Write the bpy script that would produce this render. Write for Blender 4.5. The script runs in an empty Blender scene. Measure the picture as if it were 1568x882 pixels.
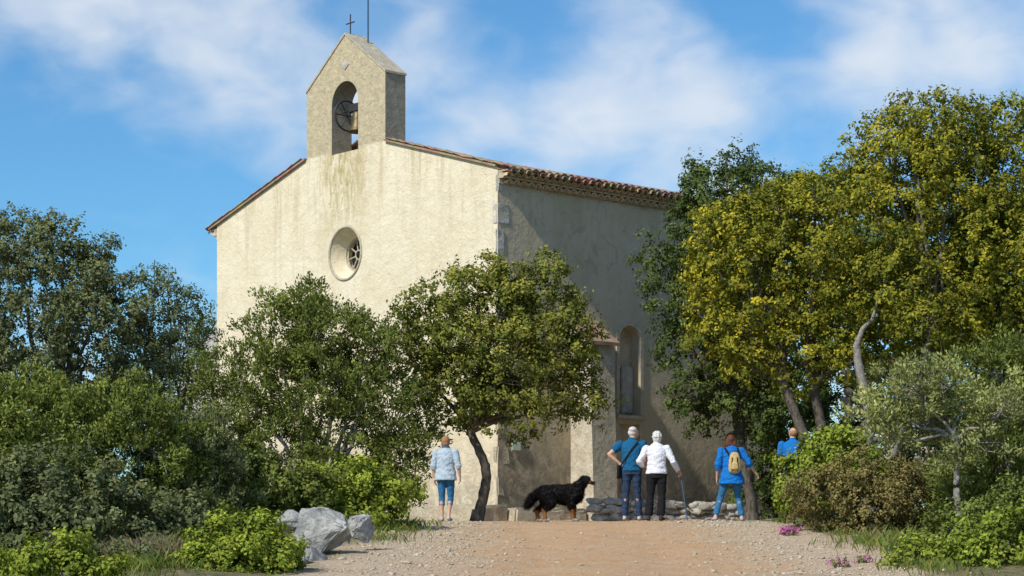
import bpy, bmesh, math, random
import numpy as np
from mathutils import Vector, Matrix, noise
from mathutils.bvhtree import BVHTree
random.seed(7); rng=np.random.default_rng(11)
scn=bpy.context.scene
scn.view_settings.view_transform='Standard'; scn.view_settings.look='None'; scn.view_settings.exposure=0
COL=scn.collection

# ------------------------------------------------------------------ helpers
def empty(name,loc=(0,0,0),rz=0):
    o=bpy.data.objects.new(name,None); COL.objects.link(o); o.location=loc; o.rotation_euler=(0,0,rz); return o
def link(me,name,parent=None,mats=()):
    o=bpy.data.objects.new(name,me); COL.objects.link(o)
    for m in mats: me.materials.append(m)
    if parent: o.parent=parent
    return o
def mesh_np(name,V,F,col=None,smooth=False):
    V=np.asarray(V,np.float32); F=np.asarray(F,np.int32); m,k=F.shape
    me=bpy.data.meshes.new(name)
    me.vertices.add(len(V)); me.vertices.foreach_set('co',V.ravel())
    me.loops.add(m*k); me.loops.foreach_set('vertex_index',F.ravel())
    me.polygons.add(m); me.polygons.foreach_set('loop_start',np.arange(0,m*k,k,dtype=np.int32))
    if smooth: me.polygons.foreach_set('use_smooth',np.ones(m,bool))
    if col is not None:
        a=me.color_attributes.new('Col','FLOAT_COLOR','POINT')
        c=np.ones((len(V),4),np.float32); c[:,:3]=col; a.data.foreach_set('color',c.ravel())
    me.update(calc_edges=True); return me
def mesh_py(name,V,F,smooth=False):
    me=bpy.data.meshes.new(name); me.from_pydata([tuple(v) for v in V],[],F); me.update()
    if smooth:
        for p in me.polygons: p.use_smooth=True
    return me
def apply_mods(o):
    dg=bpy.context.evaluated_depsgraph_get(); dg.update()
    me=bpy.data.meshes.new_from_object(o.evaluated_get(dg)); o.modifiers.clear(); o.data=me; return me
def box(name,x0,x1,y0,y1,z0,z1,parent,mat,bev=0.0,sub=0,disp=0.0):
    bm=bmesh.new(); bmesh.ops.create_cube(bm,size=1)
    for v in bm.verts:
        v.co=Vector((x0+(v.co.x+.5)*(x1-x0),y0+(v.co.y+.5)*(y1-y0),z0+(v.co.z+.5)*(z1-z0)))
    if bev: bmesh.ops.bevel(bm,geom=bm.edges[:],offset=bev,segments=2,affect='EDGES')
    if sub: bmesh.ops.subdivide_edges(bm,edges=bm.edges[:],cuts=sub,use_grid_fill=True)
    if disp:
        for v in bm.verts: v.co+=noise.noise_vector(v.co*3.1)*disp
    me=bpy.data.meshes.new(name); bm.to_mesh(me); bm.free()
    return link(me,name,parent,[mat])

# ------------------------------------------------------------------ materials
class NT:
    def __init__(s,name):
        s.m=bpy.data.materials.new(name); s.m.use_nodes=True; s.t=s.m.node_tree; s.n=s.t.nodes; s.l=s.t.links
        s.b=s.n['Principled BSDF']; s.out=s.n['Material Output']
    def new(s,k,**kw):
        n=s.n.new(k)
        for a,b in kw.items(): setattr(n,a,b)
        return n
    def coord(s,scale=(1,1,1),kind='Object'):
        tc=s.new('ShaderNodeTexCoord'); mp=s.new('ShaderNodeMapping'); mp.inputs['Scale'].default_value=scale
        s.l.new(tc.outputs[kind],mp.inputs[0]); return mp.outputs[0]
    def noise(s,scale,detail=4,rough=.55,vec=None,dist=0):
        n=s.new('ShaderNodeTexNoise'); n.inputs['Scale'].default_value=scale; n.inputs['Detail'].default_value=detail
        n.inputs['Roughness'].default_value=rough; n.inputs['Distortion'].default_value=dist
        if vec is not None: s.l.new(vec,n.inputs['Vector'])
        return n.outputs['Fac']
    def ramp(s,fac,a,b,ca=(0,0,0,1),cb=(1,1,1,1)):
        r=s.new('ShaderNodeValToRGB'); r.color_ramp.elements[0].position=a; r.color_ramp.elements[1].position=b
        r.color_ramp.elements[0].color=(*ca[:3],1); r.color_ramp.elements[1].color=(*cb[:3],1); s.l.new(fac,r.inputs[0]); return r.outputs[0]
    def mix(s,fac,a,b,mode='MIX'):
        m=s.new('ShaderNodeMix',data_type='RGBA',blend_type=mode)
        for sock,v in ((m.inputs[0],fac),(m.inputs[6],a),(m.inputs[7],b)):
            if isinstance(v,(int,float)): sock.default_value=v
            elif isinstance(v,(tuple,list)): sock.default_value=(*v[:3],1)
            else: s.l.new(v,sock)
        return m.outputs[2]
    def math(s,op,a,b=0.0,clamp=False):
        m=s.new('ShaderNodeMath',operation=op); m.use_clamp=clamp
        for sock,v in ((m.inputs[0],a),(m.inputs[1],b)):
            if isinstance(v,(int,float)): sock.default_value=v
            else: s.l.new(v,sock)
        return m.outputs[0]
    def mrange(s,v,a,b,c=0.,d=1.):
        m=s.new('ShaderNodeMapRange',interpolation_type='SMOOTHSTEP'); s.l.new(v,m.inputs[0])
        for i,x in enumerate((a,b,c,d)): m.inputs[i+1].default_value=x
        return m.outputs[0]
    def xyz(s,vec):
        n=s.new('ShaderNodeSeparateXYZ'); s.l.new(vec,n.inputs[0]); return n.outputs
    def bump(s,h,strength=.3,dist=.02,prev=None):
        b=s.new('ShaderNodeBump'); b.inputs['Strength'].default_value=strength; b.inputs['Distance'].default_value=dist
        s.l.new(h,b.inputs['Height'])
        if prev is not None: s.l.new(prev,b.inputs['Normal'])
        return b.outputs[0]
    def done(s,col,rough=.9,nrm=None,spec=.3):
        if isinstance(col,(tuple,list)): s.b.inputs['Base Color'].default_value=(*col[:3],1)
        else: s.l.new(col,s.b.inputs['Base Color'])
        s.b.inputs['Roughness'].default_value=rough; s.b.inputs['Specular IOR Level'].default_value=spec
        if nrm is not None: s.l.new(nrm,s.b.inputs['Normal'])
        return s.m

def m_simple(name,c,rough=.8,var=.25,scale=20,bump=.2,bd=.005,spec=.3,metal=0):
    t=NT(name); v=t.coord(); n=t.noise(scale,4,vec=v)
    a=tuple(x*(1-var) for x in c); b=tuple(min(1,x*(1+var)) for x in c)
    col=t.mix(t.ramp(n,.3,.7),a,b); t.b.inputs['Metallic'].default_value=metal
    return t.done(col,rough,t.bump(n,bump,bd),spec)

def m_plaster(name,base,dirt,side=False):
    t=NT(name); v=t.coord(); x,y,z=t.xyz(v)
    big=t.noise(.7,5,.65,v,.4); med=t.noise(2.6,5,.7,v,.6); fine=t.noise(26,4,.7,v)
    st=t.noise(1.0,5,.65,t.coord((4.5,4.5,.34)),.3)
    c=t.mix(t.ramp(big,.38,.62),base,tuple(k*w for k,w in zip(base,(.91,.89,.84))))
    c=t.mix(t.math('MULTIPLY',t.ramp(med,.5,.70),.42),c,tuple(k*.76*w for k,w in zip(base,(1,.97,.90))))
    up=t.mrange(z,4.0,9.0,.2,.85)
    c=t.mix(t.math('MULTIPLY',t.ramp(st,.52,.70),up if not side else .6),c,dirt)
    if not side:
        dx=t.math('ABSOLUTE',t.math('ADD',x,5.6)); m=t.mrange(dx,.1,1.5,1,0); m2=t.mrange(z,6.2,8.6,0,1)
        li=t.math('MULTIPLY',t.math('MULTIPLY',m,m2),t.ramp(t.noise(3.2,6,.72,t.coord((1.6,1,.6)),.6),.43,.56))
        c=t.mix(t.math('MULTIPLY',li,.85),c,(.40,.33,.12))
        li2=t.math('MULTIPLY',t.mrange(z,6.8,8.6,0,1),t.ramp(t.noise(1.4,4,.6,t.coord((3,1,.3)),.2),.52,.66))
        c=t.mix(t.math('MULTIPLY',li2,.45),c,(.46,.35,.17))
        bm=t.mrange(z,8.93,9.02,0,1)
        st2=t.mix(t.ramp(t.noise(5,6,.7,v),.35,.65),(.62,.52,.34),(.44,.375,.255))
        st2=t.mix(t.math('MULTIPLY',t.ramp(t.noise(12,5,.7,v),.5,.66),.6),st2,(.28,.25,.17))
        c=t.mix(bm,c,st2)
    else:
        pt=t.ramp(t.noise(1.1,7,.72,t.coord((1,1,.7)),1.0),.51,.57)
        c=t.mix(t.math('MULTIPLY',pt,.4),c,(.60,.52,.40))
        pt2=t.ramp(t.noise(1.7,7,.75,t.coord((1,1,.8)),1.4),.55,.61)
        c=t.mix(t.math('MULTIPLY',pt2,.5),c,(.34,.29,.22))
    lo=t.math('ADD',z,t.math('MULTIPLY',med,2.6)); g=t.mrange(lo,1.5,3.8,.9,0)
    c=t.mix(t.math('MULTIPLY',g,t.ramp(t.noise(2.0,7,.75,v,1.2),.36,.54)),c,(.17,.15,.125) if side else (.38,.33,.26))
    c=t.mix(t.math('MULTIPLY',t.ramp(fine,.55,.8),.22),c,tuple(k*.6 for k in base))
    n=t.bump(t.noise(4.5,6,.75,v,.3),.8,.06); n=t.bump(fine,.5,.012,n)
    return t.done(c,.95,n,.1)
M_FRONT=m_plaster('lime_plaster',(.82,.725,.545),(.60,.51,.36))
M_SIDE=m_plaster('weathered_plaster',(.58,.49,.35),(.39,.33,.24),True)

def m_stone(name,a,b,scale=6):
    t=NT(name); v=t.coord(); n=t.noise(scale,6,.7,v,.5); n2=t.noise(scale*5,4,.7,v)
    c=t.mix(t.ramp(n,.35,.65),a,b); c=t.mix(t.math('MULTIPLY',t.ramp(n2,.5,.68),.55),c,tuple(k*.42 for k in a))
    nn=t.bump(n,.9,.05); nn=t.bump(n2,.7,.015,nn); return t.done(c,.92,nn,.2)
M_STONE=m_stone('limestone',(.38,.36,.32),(.58,.56,.50))
M_ROCK=m_stone('grey_rock',(.20,.20,.19),(.50,.49,.46),4)
M_STONE2=m_stone('weathered_stone',(.42,.37,.27),(.58,.52,.40))
M_GABLE_SHADE=m_stone('bell_gable_shaded_stone',(.26,.23,.18),(.38,.34,.27),5)  # darker copy of the gable stone, shade of its sides put into the colour
M_IRON=m_simple('wrought_iron',(.035,.033,.035),.6,.3,40,.2,.002,.4)
M_BRONZE=m_simple('bronze',(.13,.10,.05),.5,.35,30,.2,.002,.5,.7)
M_DARK=m_simple('dark_interior',(.02,.02,.022),.3,.2,10)
M_BLUEROD=m_simple('painted_rod',(.06,.12,.20),.5,.1,10)
def m_tile():
    t=NT('terracotta'); v=t.coord(); n=t.noise(5,3,.5,v); n2=t.noise(40,4,.6,v)
    w=t.new('ShaderNodeTexVoronoi'); w.inputs['Scale'].default_value=4.6; t.l.new(v,w.inputs['Vector'])
    c=t.mix(t.ramp(n,.3,.7),(.28,.175,.12),(.42,.28,.20)); c=t.mix(.3,c,w.outputs['Color'],'SOFT_LIGHT')
    c=t.mix(t.math('MULTIPLY',t.ramp(n2,.48,.66),.6),c,(.19,.16,.12)); return t.done(c,.85,t.bump(n2,.4,.01))
M_TILE=m_tile()
M_GEN=m_simple('genoise_tile',(.56,.42,.28),.9,.3,9,.4,.01)
def m_leaf(name,trans=.3):
    t=NT(name); a=t.new('ShaderNodeAttribute'); a.attribute_name='Col'
    d=t.new('ShaderNodeBsdfDiffuse'); t.l.new(a.outputs['Color'],d.inputs[0]); res=d
    if trans>0:
        tr=t.new('ShaderNodeBsdfTranslucent'); mx=t.new('ShaderNodeMixShader'); mx.inputs[0].default_value=trans
        hs=t.mix(1.0,a.outputs['Color'],(1.25,1.3,.6),'MULTIPLY'); t.l.new(hs,tr.inputs[0])
        t.l.new(d.outputs[0],mx.inputs[1]); t.l.new(tr.outputs[0],mx.inputs[2]); res=mx
    t.l.new(res.outputs[0],t.out.inputs[0]); t.n.remove(t.b)
    return t.m
M_LEAF=m_leaf('leaves',.18)
M_FUR=m_leaf('fur',.0)
def m_bark():
    t=NT('bark'); v=t.coord((1,1,.35)); n=t.noise(22,5,.7,v,.5)
    c=t.mix(t.ramp(n,.35,.65),(.055,.045,.036),(.20,.17,.14)); return t.done(c,.95,t.bump(n,.9,.02),.1)
M_BARK=m_bark(); M_BARKG=m_simple('grey_bark',(.25,.23,.20),.95,.4,18,.6,.01)

# ------------------------------------------------------------------ terrain
_w=np.random.default_rng(4); WV=[(*( _w.normal(size=2)*f),_w.uniform(0,6),.018/f**.6) for f in (1.2,1.8,2.4,3.2,4.2,5.5,7,9)]
def gz(x,y):
    x=np.asarray(x,float); y=np.asarray(y,float)
    lin=np.maximum(-2.6,-2.0+2.0*y/37.0); k=.035
    z=-k*np.log(np.exp(-np.clip(lin,-3,3)/k)+1)
    r=np.hypot(x,y-45); z=z-np.clip(r-32,0,400)*.06
    off=np.clip((np.abs(x-1.2)-3.2)/2.0,0,1)
    z=z+off*(.06*np.sin(x*1.7+y*.6)+.05*np.sin(y*1.3-x*.8)+.06)
    f=np.clip(1.4-np.abs(y-36.9)/1.5,0,.75)
    for a,b,c,m in WV: z=z+(1-f)*m*np.sin(a*x+b*y+c)
    # two faint wheel ruts
    for cx in (.35,1.95): z=z-.03*(1-f)*np.exp(-((x-cx-.12*np.sin(y*.5))/.28)**2)
    return z
xs=np.unique(np.concatenate([np.linspace(-3000,-60,14),np.linspace(-60,-14,24),np.arange(-14,14,.13),np.linspace(14,60,24),np.linspace(60,3000,14)]))
ys=np.unique(np.concatenate([np.linspace(-3000,-40,12),np.linspace(-40,14,28),np.arange(14,52,.15),np.linspace(52,120,30),np.linspace(120,4000,14)]))
X,Y=np.meshgrid(xs,ys); Z=gz(X,Y)
idx=np.arange(X.size).reshape(X.shape)
F=np.stack([idx[:-1,:-1],idx[:-1,1:],idx[1:,1:],idx[1:,:-1]],-1).reshape(-1,4)
me=mesh_np('ground',np.stack([X,Y,Z],-1).reshape(-1,3),F,smooth=True)
def m_ground():
    t=NT('hill_ground'); v=t.coord(); x,y,z=t.xyz(v)
    n1=t.noise(.9,4,.65,v,.3); n2=t.noise(7,5,.7,v); n3=t.noise(45,4,.75,v); n4=t.noise(140,2,.7,v)
    e=t.math('ADD',t.math('ABSOLUTE',t.math('SUBTRACT',x,1.3)),t.math('MULTIPLY',t.math('SUBTRACT',n1,.5),2.2))
    e=t.math('ADD',e,t.math('MULTIPLY',t.math('SUBTRACT',n2,.5),1.0))
    verge=t.mrange(e,3.3,4.1); grav=t.mrange(e,1.1,2.8)
    tan=t.mix(t.ramp(n2,.35,.65),(.60,.35,.18),(.68,.455,.27))
    gr=t.mix(t.ramp(n3,.4,.62),(.48,.355,.23),(.80,.69,.53))
    patch=t.ramp(t.noise(1.6,5,.7,t.coord((.4,1.8,1)),.4),.47,.64)
    c=t.mix(t.math('MAXIMUM',t.math('MULTIPLY',grav,.85),t.math('MULTIPLY',patch,.5)),tan,gr)
    c=t.mix(t.math('MULTIPLY',t.ramp(n4,.52,.66),.5),c,(.37,.24,.14))
    c=t.mix(t.math('MULTIPLY',t.ramp(n3,.60,.70),.55),c,(.82,.73,.59))
    soil=t.mix(t.ramp(n2,.4,.6),(.13,.13,.055),(.26,.22,.12)); soil=t.mix(t.math('MULTIPLY',t.ramp(n3,.56,.66),.7),soil,(.50,.43,.33))
    c=t.mix(verge,c,soil)
    n=t.bump(n2,.6,.07); n=t.bump(n3,.9,.03,n); n=t.bump(n4,.7,.01,n); return t.done(c,.95,n,.1)
link(me,'ground',None,[m_ground()])

# ------------------------------------------------------------------ rocks
def hull(seed,n=16,sc=(1,1,1),bev=.06):
    r=np.random.default_rng(seed); P=r.normal(size=(n,3)); P/=np.linalg.norm(P,axis=1)[:,None]; P*=r.uniform(.75,1.05,(n,1)); P=np.clip(P,-.72,.72)*np.array(sc)
    bm=bmesh.new(); vs=[bm.verts.new(p) for p in P]; g=bmesh.ops.convex_hull(bm,input=vs)
    for v in [v for v in bm.verts if not v.link_faces]: bm.verts.remove(v)
    if bev: bmesh.ops.bevel(bm,geom=bm.edges[:],offset=bev,segments=1,affect='EDGES')
    bmesh.ops.triangulate(bm,faces=bm.faces[:]); bm.verts.index_update()
    V=np.array([v.co[:] for v in bm.verts]); F=np.array([[v.index for v in f.verts] for f in bm.faces]); bm.free(); return V,F
HULLS=[hull(i,14,bev=.07) for i in range(8)]
PEB=[hull(100+i,9,bev=0) for i in range(6)]
def rotm(a,b,c):
    return np.array(Matrix.Rotation(a,3,'Z')@Matrix.Rotation(b,3,'X')@Matrix.Rotation(c,3,'Y'))
def scatter(name,items,lib,mats,parent=None):
    VV=[];FF=[];o=0
    for (p,s) in items:
        V,F=lib[rng.integers(len(lib))]; R=rotm(*rng.uniform(-3.1,3.1,1),*rng.uniform(-.35,.35,2)) if lib is HULLS else rotm(*rng.uniform(-3.1,3.1,3))
        VV.append((V@R.T)*np.array(s)+np.array(p)); FF.append(F+o); o+=len(V)
    return link(mesh_np(name,np.concatenate(VV),np.concatenate(FF)),name,parent,mats)
def rock(name,p,s,seed,mat=M_ROCK):
    V,F=hull(seed,13,bev=.03); bm=bmesh.new(); vs=[bm.verts.new(v) for v in V]; [bm.faces.new([vs[i] for i in f]) for f in F]
    bmesh.ops.subdivide_edges(bm,edges=bm.edges[:],cuts=3,use_grid_fill=True)
    for v in bm.verts:
        q=noise.noise(v.co*2.2+Vector((seed,0,0))); v.co+=noise.noise_vector(v.co*2.5+Vector((seed,0,0)))*.08+noise.noise_vector(v.co*7)*.05+noise.noise_vector(v.co*16)*.025
        if abs(q)<.06: v.co*=.91
        v.co=Vector((v.co.x*s[0],v.co.y*s[1],v.co.z*s[2]))
    me=bpy.data.meshes.new(name); bm.to_mesh(me); bm.free(); o=link(me,name,None,[mat]); o.location=p; return o
rock('limestone_rock',(-2.50,26.6,-.28),(.50,.42,.46),3); rock('limestone_rock',(-2.40,25.0,-.60),(.27,.24,.30),5)
rock('limestone_rock',(-2.06,27.3,-.22),(.26,.24,.28),8); rock('limestone_rock',(-3.05,27.4,-.12),(.28,.24,.24),12)
rock('limestone_rock',(-2.62,24.6,-.66),(.18,.2,.18),21)
items=[]
for i in range(15000):
    y=19+18.2*rng.random()**1.1
    side=rng.random()<.62
    x=1.3+rng.choice([-1,1])*rng.normal(2.4,.65) if side else rng.uniform(-2.0,4.6)
    s=min(rng.lognormal(-4.25 if side else -4.7,.5),.075)
    items.append(((x,y,float(gz(x,y))+s*.15),(s*rng.uniform(.8,1.4),s*rng.uniform(.8,1.4),s*rng.uniform(.4,.8))))
scatter('gravel',items,PEB,[m_stone('pale_gravel',(.52,.42,.29),(.78,.69,.54),14)])
items=[]
for i in range(120):
    t=(i%60)/60; x=1.65+3.0*t+rng.uniform(-.05,.05); y=40.4+.9*t+rng.uniform(-.12,.12); r=rng.uniform(.10,.18)
    items.append(((x,y,[.08,.24,.38][rng.integers(3)]*(1.1-.3*t)),(r*1.5,r,r*.8)))
scatter('dry_stone_kerb',items,HULLS,[m_stone('kerb_stone',(.34,.31,.26),(.56,.52,.45),7)])
items=[]
for k in range(17):
    for j in range(9):
        r=rng.uniform(.14,.2); items.append(((7.55+j*.24+rng.uniform(-.05,.05),45.2+rng.uniform(-.1,.1),.1+k*.22+rng.uniform(-.03,.03)),(r*1.25,r*1.3,r*.95)))
scatter('ruined_stone_wall',items,HULLS,[m_stone('ruin_stone',(.36,.30,.24),(.52,.45,.37),5)])

# ------------------------------------------------------------------ chapel
ch=empty('stone_chapel',(-.314,44.0,0),math.radians(-48.16))
W=11.0;L=9.6
def fixn(me):
    bm=bmesh.new(); bm.from_mesh(me); bmesh.ops.recalc_face_normals(bm,faces=bm.faces[:]); bm.to_mesh(me); bm.free(); return me
def prism(name,poly,y0,y1):
    n=len(poly); V=[(x,y0,z) for x,z in poly]+[(x,y1,z) for x,z in poly]
    F=[list(range(n))]+[list(range(2*n-1,n-1,-1))]+[[i,i+n,(i+1)%n+n,(i+1)%n] for i in range(n)]
    return fixn(mesh_py(name,V,F))
def arch(cx,half,z0,zs,n=14):
    return [(cx-half,z0),(cx+half,z0)]+[(cx+half*math.cos(a),zs+half*math.sin(a)) for a in np.linspace(0,math.pi,n)]
def cut(o,cme):
    c=bpy.data.objects.new('cutter',cme); COL.objects.link(c); c.parent=o.parent
    bpy.context.view_layer.update()
    m=o.modifiers.new('b','BOOLEAN'); m.object=c; m.operation='DIFFERENCE'; m.solver='EXACT'; apply_mods(o); bpy.data.objects.remove(c)
rk=lambda t:7.8+.29*(5.5-abs(t-5.5))
poly=[(-11,-.4),(0,-.4),(0,7.8),(-3.96,rk(3.96)),(-3.96,10.57),(-5.5,11.72),(-7.06,10.57),(-7.06,rk(7.06)),(-11,7.8)]
fw=link(prism('front_wall',poly,0,.6),'front_wall',ch,[])
cut(fw,prism('c',arch(-5.52,.52,8.92,10.1),-.3,1))
def frustum(rings,cx,cz,n=40):
    V=[];F=[]
    for (y,r) in rings: V+=[(cx+r*math.cos(a),y,cz+r*math.sin(a)) for a in np.linspace(0,2*math.pi,n,endpoint=False)]
    for k in range(len(rings)-1):
        F+=[[k*n+i,k*n+(i+1)%n,(k+1)*n+(i+1)%n,(k+1)*n+i] for i in range(n)]
    F+=[list(range(n))[::-1],[ (len(rings)-1)*n+i for i in range(n)]]
    return fixn(mesh_py('c',V,F))
OZ=6.5
cut(fw,frustum([(-.05,.625),(0,.60),(.33,.42),(.7,.42)],-5.5,OZ))
fw.data.materials.clear()
for m in (M_FRONT,M_SIDE,M_GABLE_SHADE): fw.data.materials.append(m)
for p in fw.data.polygons:
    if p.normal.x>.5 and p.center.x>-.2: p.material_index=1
    elif p.center.z>9 and p.normal.y>-.5: p.material_index=2  # gable faces turned from the front get the shade-coloured stone
nv=link(prism('nave_walls',[(-10.97,-.4),(0,-.4),(0,7.72),(-5.5,9.0),(-10.97,7.72)],.602,L),'nave_walls',ch,[])
def cut_side(poly,depth):
    n=len(poly); V=[(-depth,a,b) for a,b in poly]+[(.3,a,b) for a,b in poly]
    F=[list(range(n))]+[list(range(2*n-1,n-1,-1))]+[[i,i+n,(i+1)%n+n,(i+1)%n] for i in range(n)]
    return fixn(mesh_py('c',V,F))
cut(nv,cut_side(arch(4.08,.34,2.55,4.28),.26))
cut(nv,cut_side([(3.74,.3),(4.42,.3),(4.42,2.34),(3.74,2.34)],.13))
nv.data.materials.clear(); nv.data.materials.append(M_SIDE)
bm=bmesh.new()
def ringseg(bm,pts_in,pts_out,x0,x1):
    vi=[bm.verts.new((x1,a,b)) for a,b in pts_in]; vo=[bm.verts.new((x1,a,b)) for a,b in pts_out]
    vo2=[bm.verts.new((x0,a,b)) for a,b in pts_out]; vi2=[bm.verts.new((x0,a,b)) for a,b in pts_in]
    for i in range(len(vi)-1):
        bm.faces.new([vi[i],vi[i+1],vo[i+1],vo[i]]); bm.faces.new([vo[i],vo[i+1],vo2[i+1],vo2[i]]); bm.faces.new([vi[i+1],vi[i],vi2[i],vi2[i+1]])
pi_=[(4.08+.345*math.cos(a),4.28+.345*math.sin(a)) for a in np.linspace(0,math.pi,16)]
po_=[(4.08+.44*math.cos(a),4.28+.44*math.sin(a)) for a in np.linspace(0,math.pi,16)]
pi_=[(4.425,2.55)]+pi_+[(3.735,2.55)]; po_=[(4.52,2.55)]+po_+[(3.64,2.55)]
ringseg(bm,pi_,po_,-.01,.03); me=bpy.data.meshes.new('niche_surround'); bm.to_mesh(me); bm.free(); link(me,'niche_surround',ch,[M_STONE2])
box('niche_sill',-.2,.07,3.6,4.56,2.45,2.546,ch,M_STONE2,.015)
box('niche_stone',-.255,-.19,4.02,4.41,2.6,3.7,ch,M_STONE,.02)
me=mesh_py('buttress',[(0.002,2.2,-.4),(.78,2.2,-.4),(.78,2.95,-.4),(.002,2.95,-.4),(0.002,2.2,4.55),(.62,2.2,4.1),(.62,2.95,4.1),(.002,2.95,4.55)],
  [[0,3,2,1],[0,1,5,4],[1,2,6,5],[2,3,7,6],[4,5,6,7],[0,4,7,3]]); link(me,'buttress',ch,[m_stone('buttress_stone',(.44,.39,.29),(.66,.60,.48),4)])
me=mesh_py('buttress_coping',[(.002,2.12,4.56),(.74,2.12,4.02),(.74,3.03,4.02),(.002,3.03,4.56),(.002,2.12,4.64),(.74,2.12,4.10),(.74,3.03,4.10),(.002,3.03,4.64)],
  [[0,3,2,1],[0,1,5,4],[1,2,6,5],[2,3,7,6],[4,5,6,7],[0,4,7,3]]); link(me,'buttress_coping',ch,[M_TILE])
me=mesh_py('corner_buttress',[(-11.002,.05,-.4),(-13.6,.05,-.4),(-13.6,1.2,-.4),(-11.002,1.2,-.4),(-11.002,.05,5.4),(-13.1,.05,3.4),(-13.1,1.2,3.4),(-11.002,1.2,5.4)],
  [[0,1,2,3],[0,4,5,1],[1,5,6,2],[2,6,7,3],[4,7,6,5],[0,3,7,4]])
link(me,'corner_buttress',ch,[M_STONE])
box('base_ledge',-4.4,.35,-.75,-.01,-.35,.40,ch,M_STONE2,.05,10,.05)
box('side_ledge',.01,.6,.0,2.15,-.35,.34,ch,M_STONE2,.05,8,.05)
for k in range(11):
    z=.6+k*.66; l=.34 if k%2 else .2
    if z>7.2: break
    box('quoin_%d'%k,-.16 if k%2 else -.08,.014,-.010,l,z+random.uniform(-.05,.05),z+.5+random.uniform(-.06,.08),ch,M_STONE if k>6 else M_STONE2,.03,4,.03)
def roof():
    per=.215
    yv=np.arange(-.09,L+.25,per/8); d=np.unique(np.concatenate([np.arange(0,5.95,.34),np.arange(0.33,5.95,.34),[5.93]]))
    V=[]; sx=np.concatenate([-d[::-1],d[1:]])
    prof=.055*np.abs(np.sin(math.pi*yv/per)); slope=.29-.045*np.clip((yv-.3)/1.6,0,1)
    for s in sx:
        a=abs(s); step=((a/.34)%1.0); jit=.008*np.sin(yv*7+s*11)
        z=7.86+slope*(5.5-a)+prof-.028*step+jit
        V.append(np.stack([np.full_like(yv,-5.5+s),yv,z],-1))
    V=np.array(V); n0,n1=V.shape[:2]; I=np.arange(n0*n1).reshape(n0,n1)
    F=np.stack([I[:-1,:-1],I[1:,:-1],I[1:,1:],I[:-1,1:]],-1).reshape(-1,4); P=V.reshape(-1,3)
    c=P[F].mean(1); keep=~((c[:,0]>-7.12)&(c[:,0]<-3.90)&(c[:,1]<.62)); F=F[keep]
    o=link(mesh_np('roof_tiles',P,F,smooth=True),'roof_tiles',ch,[M_TILE])
    m=o.modifiers.new('s','SOLIDIFY'); m.thickness=.022; m.offset=-1; apply_mods(o)
    def barrels(name,rows,mat):
        V=[];F=[]
        for (cx0,cx1,y,z,ro,th,dz) in rows:
            o=len(V); n=9
            for (cx,zz) in ((cx0,z),(cx1,z+dz)):
                for r in (ro,ro-th):
                    V+=[(cx,y+r*math.cos(a),zz+r*math.sin(a)) for a in np.linspace(0,math.pi,n)]
            for i in range(n-1):
                F.append([o+i,o+i+1,o+2*n+i+1,o+2*n+i]); F.append([o+n+i,o+3*n+i,o+3*n+i+1,o+n+i+1])
                F.append([o+i,o+n+i,o+n+i+1,o+i+1]); F.append([o+2*n+i,o+2*n+i+1,o+3*n+i+1,o+3*n+i])
        link(mesh_py(name,V,F,False),name,ch,[mat])
    ys_=np.arange(.0,L,per); R=random.Random(3)
    for sgn,tag in ((1,''),(-1,'_far')):
        ex=(lambda a:a) if sgn==1 else (lambda a:-11-a)
        barrels('eave_tiles'+tag,[(ex(-.15),ex(.45+R.uniform(-.03,.03)),y+per/2,7.80+R.uniform(-.014,.014),.095,.018,-.15) for y in ys_],M_TILE)
        barrels('genoise_upper'+tag,[(ex(.002),ex(.30),y+per*.5,7.585,.1,.02,0) for y in ys_],M_GEN)
        barrels('genoise_lower'+tag,[(ex(.002),ex(.17),y+per,7.445,.1,.02,0) for y in ys_[:-1]],M_GEN)
        for nm,x1,z in (('genoise_slab_a',.33,7.69),('genoise_slab_b',.19,7.55)):
            a,b=sorted((ex(.003),ex(x1))); box(nm+tag,a,b,0.0,L,z,z+.03,ch,M_GEN)
        a,b=sorted((ex(.004),ex(.15))); box('genoise_mortar_a'+tag,a,b,0.01,L-.01,7.582,7.688,ch,M_STONE2)
        a,b=sorted((ex(.004),ex(.05))); box('genoise_mortar_b'+tag,a,b,0.01,L-.01,7.44,7.548,ch,M_STONE2)
roof()
for nm,a,b in (('verge_r',0,3.94),('verge_l',7.08,11.3)):
    V=[]
    for t in (a,b):
        zz=rk(t)
        for y in (-.07,.2): V+=[(-t,y,zz+.005),(-t,y,zz+.05)]
    me=mesh_py(nm,V,[[0,1,5,4],[2,6,7,3],[1,3,7,5],[0,4,6,2],[0,2,3,1],[4,5,7,6]]); link(me,nm,ch,[M_TILE])
for sgn in (-1,1):
    x0=-5.51; xe=-5.51+sgn*1.57; V=[]
    for x,z in ((x0,11.725),(xe,10.565)):
        for y in (-.02,.62): V+=[(x,y,z),(x,y,z+.055)]
    me=mesh_py('gable_coping',V,[[0,1,5,4],[2,6,7,3],[1,3,7,5],[0,4,6,2],[0,2,3,1],[4,5,7,6]]); link(me,'gable_coping',ch,[M_STONE2])
me=mesh_py('diamond_stone',[(-5.5-.15,-.02,11.0),(-5.5,-.02,11.11),(-5.5+.15,-.02,11.0),(-5.5,-.02,10.89),(-5.5-.16,.01,11.0),(-5.5,.01,11.12),(-5.34,.01,11.0),(-5.5,.01,10.88)],
  [[0,3,2,1],[0,1,5,4],[1,2,6,5],[2,3,7,6],[3,0,4,7]]); link(me,'diamond_stone',ch,[M_STONE])
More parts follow.
